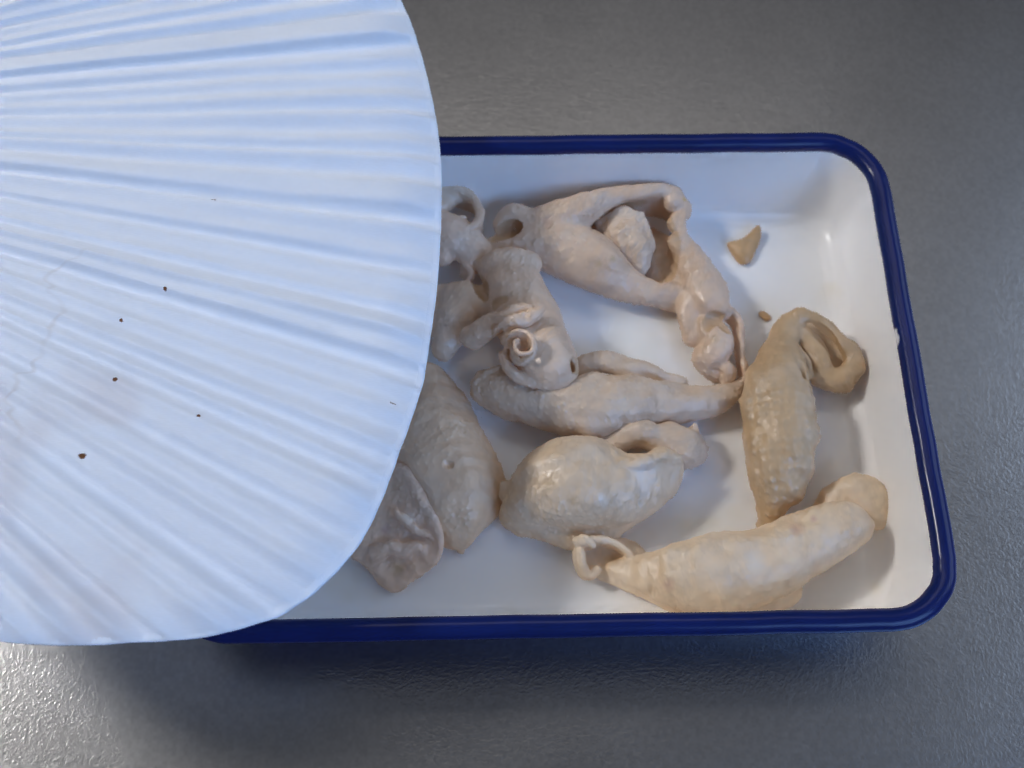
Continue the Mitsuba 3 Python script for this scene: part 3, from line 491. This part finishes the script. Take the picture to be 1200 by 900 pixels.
def sheet_points(net, holes):
    g = np.array(net, float)
    k = (max(2, int(60 / g.shape[0]) + 1), max(2, int(60 / g.shape[1]) + 1), 1)
    s = np.stack([nd_zoom(g[..., i], k[:2], order=3, mode='nearest', grid_mode=False) for i in range(3)], -1).reshape(-1, 3)
    for hx_, hy_, hr in holes:
        s = s[np.hypot(s[:, 0] - hx_, s[:, 1] - hy_) > hr]
    return s


def warp(P, seed, amp):
    """Bends space a little so that no outline stays a clean tube."""
    rs = np.random.RandomState(seed)
    out = P.copy()
    for wl, a in ((17.0, .5), (8.5, .3), (4.3, .10)):
        for _ in range(2):
            k = rs.normal(size=3)
            k *= 2 * np.pi / wl / np.linalg.norm(k)
            d = rs.normal(size=3)
            d /= np.linalg.norm(d)
            out += (amp * a * np.sin(P @ k + rs.rand() * 6.3))[:, None] * d.astype(np.float32)
    return out


def smin(a, b, k):
    h = np.clip(.5 + .5 * (b - a) / k, 0, 1)
    return b * (1 - h) + a * h - k * h * (1 - h)


def nets(D, o, h):
    """Surface nets of the grid D (inside negative): vertices and quads split into triangles."""
    s = D < 0
    nx, ny, nz = D.shape
    cnt = np.zeros((nx - 1, ny - 1, nz - 1), np.int8)
    for a in (0, 1):
        for b in (0, 1):
            for c in (0, 1):
                cnt += s[a:nx - 1 + a, b:ny - 1 + b, c:nz - 1 + c]
    act = (cnt > 0) & (cnt < 8)
    I = np.argwhere(act)
    idx = np.full(act.shape, -1, np.int32)
    idx[act] = np.arange(len(I))
    acc, num = np.zeros((len(I), 3)), np.zeros(len(I))
    corners = np.array(list(np.ndindex(2, 2, 2)))
    val = np.stack([D[tuple((I + c).T)] for c in corners], 1)
    for i in range(8):
        for j in range(i + 1, 8):
            if np.abs(corners[i] - corners[j]).sum() != 1:
                continue
            m = (val[:, i] < 0) != (val[:, j] < 0)
            t = val[m, i] / (val[m, i] - val[m, j])
            acc[m] += corners[i] + t[:, None] * (corners[j] - corners[i])
            num[m] += 1
    V = o + h * (I + acc / num[:, None])
    F = []
    for ax in range(3):
        sl0, sl1 = [slice(1, -1)] * 3, [slice(1, -1)] * 3
        sl0[ax], sl1[ax] = slice(0, -1), slice(1, None)
        e = s[tuple(sl0)] != s[tuple(sl1)]
        E = np.argwhere(e) + [0 if k == ax else 1 for k in range(3)]
        u, v = [(1, 2), (2, 0), (0, 1)][ax]
        du, dv = np.eye(3, dtype=int)[u], np.eye(3, dtype=int)[v]
        q = np.stack([idx[tuple((E - a).T)] for a in (du + dv, dv, 0 * du, du)], 1)
        flip = s[tuple(E.T)] == 0
        q[flip] = q[flip][:, ::-1]
        F += [q[:, [0, 1, 2]], q[:, [0, 2, 3]]]
    return V, np.vstack(F)


def vertex_normals(V, F):
    n = np.cross(V[F[:, 1]] - V[F[:, 0]], V[F[:, 2]] - V[F[:, 0]])
    N = np.zeros_like(V)
    for k in range(3):
        np.add.at(N, F[:, k], n)
    return N / np.maximum(np.linalg.norm(N, axis=1, keepdims=True), 1e-12)


def smooth(V, F, steps):
    n = len(V)
    A = sp.coo_matrix((np.ones(6 * len(F)), (F[:, [0, 1, 2, 1, 2, 0]].ravel(), F[:, [1, 2, 0, 0, 1, 2]].ravel())), (n, n)).tocsr()
    A.data[:] = 1
    L = sp.diags(1 / np.maximum(np.asarray(A.sum(1)).ravel(), 1)) @ A
    for lam in steps:
        V = V + lam * (L @ V - V)
    return V


def build_skin(q, res=0.42):
    res = q.get('res', res)
    pts = []
    for o in q['ops']:
        if o[0] in ('tube', 'wall'):
            a = np.array([p[:3] for p in o[2]])
            r = max(p[3] for p in o[2]) if o[0] == 'tube' else 2.5
            pts += [a - r, a + r]
        elif o[0] == 'sheet':
            pts.append(np.array(o[2]).reshape(-1, 3))
    lo, hi = np.vstack(pts).min(0) - 3.5, np.vstack(pts).max(0) + 3.5
    lo[2] = -1.0
    dims = np.ceil((hi - lo) / res).astype(int)
    ax = [(lo[i] + res * np.arange(dims[i])).astype(np.float32) for i in range(3)]
    G = np.stack(np.meshgrid(*ax, indexing='ij'), -1).reshape(-1, 3)
    W = warp(G, q['seed'], 1.0 if res >= .4 else .4)
    D = np.full(len(G), 4.0, np.float32)
    for o in q['ops']:
        kind, k = o[0], o[1]
        if kind == 'sheet':
            s = sheet_points(o[2], o[4])
            near = np.flatnonzero(np.ones(len(W), bool))
            d, _ = cKDTree(s).query(W, distance_upper_bound=6.0, workers=-1)
            d = np.where(np.isfinite(d), d, 6.0).astype(np.float32) - o[3] / 2
            D = smin(D, d, k)
            continue
        a = np.array([p[:3] for p in o[2]])
        r = (max(p[3] for p in o[2]) if kind in ('tube', 'cut') else o[4] / 2) + k + 1.2
        l, h = a.min(0) - r, a.max(0) + r
        if kind == 'wall':
            l[2] -= o[3]
        m = np.flatnonzero(((W > l) & (W < h)).all(1))
        d = d_wall(W[m], o[2], o[3], o[4]) if kind == 'wall' else d_tube(W[m], o[2], o[3])
        D[m] = -smin(-D[m], d, k) if kind == 'cut' else smin(D[m], d, k)
    D = -smin(-D, G[:, 2] - 0.15, 0.6)
    D = D.reshape(dims)
    D[0] = D[-1] = 4; D[:, 0] = D[:, -1] = 4; D[:, :, 0] = D[:, :, -1] = 4
    V, F = nets(D, lo, res)
    V = smooth(V, F, (.5, -.52, .5))
    N = vertex_normals(V, F)
    rs = np.random.RandomState(q['seed'] + 50)
    up = np.clip((V[:, 2] - .4) / 2.0, 0, 1)
    sh = rs.rand(3) * 40
    big = res >= .4
    n1 = np_fbm(V / 5.5 + sh, 2, 1) - .5
    if 'wdir' in q:
        a_ = math.radians(q['wdir'])
        u_ = np.array([[math.sin(a_), -math.cos(a_), 0], [math.cos(a_), math.sin(a_), 0], [0, 0, .5]])
    else:
        u_ = np.linalg.svd(rs.normal(size=(3, 3)))[0]
    wr = np_fbm(np.c_[V @ u_[0] / 7.0, V @ u_[1] / 2.4, V @ u_[2] / 2.4] + sh, 2, 3)
    ridge = 1 - np.abs(2 * wr - 1)
    fw = np_fbm(np.c_[V @ u_[0] / 3.0, V @ u_[1] / .85, V @ u_[2] / .85] + sh, 2, 31)
    fine = (1 - np.abs(2 * fw - 1)) ** 2 * np.clip((np_fbm(V / 8 + sh, 2, 33) - .42) * 5, 0, 1)
    n3 = np_fbm(V / 1.5 + sh, 2, 6) - .5
    disp = (q.get('lump', .55) * n1 + q.get('wrinkle', .15) * (ridge - .75) + .13 * n3 + q.get('fine', .26) * (fine - .4)) * (1 if big else .3)
    fol = np.zeros(len(V))
    amp, gap, sig = q.get('bumps', (.30, 2.0, .5))
    if big:
        order, tree_, taken = rs.permutation(len(V)), cKDTree(V), np.zeros(len(V), bool)
        cen = []
        if 'rows' in q:
            gu, gv = q['rows']
            uv_ = V[:, :2] / [gu, gv] + (V[:, 2:] / 9) * [.8, 0] + .9 * (np.stack([np_fbm(V / 6 + 30, 2, 41), np_fbm(V / 6 + 60, 2, 42)], -1) - .5)
            cell = np.floor(uv_).astype(int)
            cell_key = cell[:, 0] * 1000 + cell[:, 1]
            mid = np.abs(uv_ - cell - .5).sum(1) - V[:, 2] * .01
            first = np.lexsort((mid, cell_key))
            cen = list(first[np.unique(cell_key[first], return_index=True)[1]])
            taken[:] = True
        for i in order:
            if taken[i]:
                continue
            cen.append(i)
            taken[tree_.query_ball_point(V[i], gap * .8)] = True
        d, j = cKDTree(V[cen]).query(V)
        fol = np.exp(-(d / sig) ** 2) * (0.4 + rs.rand(len(cen)))[j] * (np.clip((q['rows_to'] - V[:, 1]) / 10, 0.12, 1) * np.clip((np_fbm(V / 9 + sh, 2, 44) - .25) * 3, .2, 1) if 'rows' in q else smooth_mask(V, sh))
        disp += amp * fol
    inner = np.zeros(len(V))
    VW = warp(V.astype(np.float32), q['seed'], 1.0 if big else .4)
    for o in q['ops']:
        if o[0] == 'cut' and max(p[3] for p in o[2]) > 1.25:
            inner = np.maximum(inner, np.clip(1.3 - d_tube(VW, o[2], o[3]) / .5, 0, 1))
    V = V + N * (disp * up)[:, None]
    V[:, 2] = np.maximum(V[:, 2], 0.1)
    # skin colour: blotches of fat, tan and pink; hollow shade and sheen painted in
    base = np.array(TONES[q['tone']])
    m1, m2 = np_fbm(V / 9 + sh, 3, 11), np_fbm(V / 3.2 + sh, 3, 12)
    C = base * (0.90 + 0.24 * m2)[:, None] * (1 - .10 * np.clip(fine, 0, 1))[:, None]
    w = np.clip((m1 - .50) * 4.0, 0, 1)[:, None]
    C = C * (1 - .38 * w) + np.array((.78, .69, .58)) * .38 * w
    w = np.clip((.46 - m1) * 4.0, 0, 1)[:, None]
    C = C * (1 - .28 * w) + np.array((.56, .37, .20)) * .28 * w
    C = C * (1 - .22 * fol[:, None]) + np.array((.80, .70, .54)) * .22 * fol[:, None]
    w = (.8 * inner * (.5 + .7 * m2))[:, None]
    C = C * (1 - w) + np.array((.56, .37, .20)) * w   # browner flesh side, with the warm shade of the hollows painted in
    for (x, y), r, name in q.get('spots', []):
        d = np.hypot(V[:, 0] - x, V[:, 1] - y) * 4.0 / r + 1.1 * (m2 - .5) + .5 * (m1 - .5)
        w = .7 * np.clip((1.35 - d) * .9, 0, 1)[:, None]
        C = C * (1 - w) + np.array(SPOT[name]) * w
    V = V + [0, 0, FLOOR]
    return trimesh.Trimesh(V * MM, F, process=False), np.clip(C, 0.02, .88)


def smooth_mask(V, sh):
    return np.clip((np_fbm(V / 11 + sh + 9, 2, 21) - .38) * 5, 0.15, 1)


for q in SKINS:
    mesh, col = build_skin(q)
    key = q['name'] if 'parent' not in q else q['parent'] + '__' + q['name']
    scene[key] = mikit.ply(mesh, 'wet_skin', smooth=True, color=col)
    if 'parent' in q:
        labels[key] = {'label': 'whitish torn membrane inside the open pocket'}
    else:
        labels[key] = {'label': q['label'], 'category': q.get('cat', 'chicken skin')}
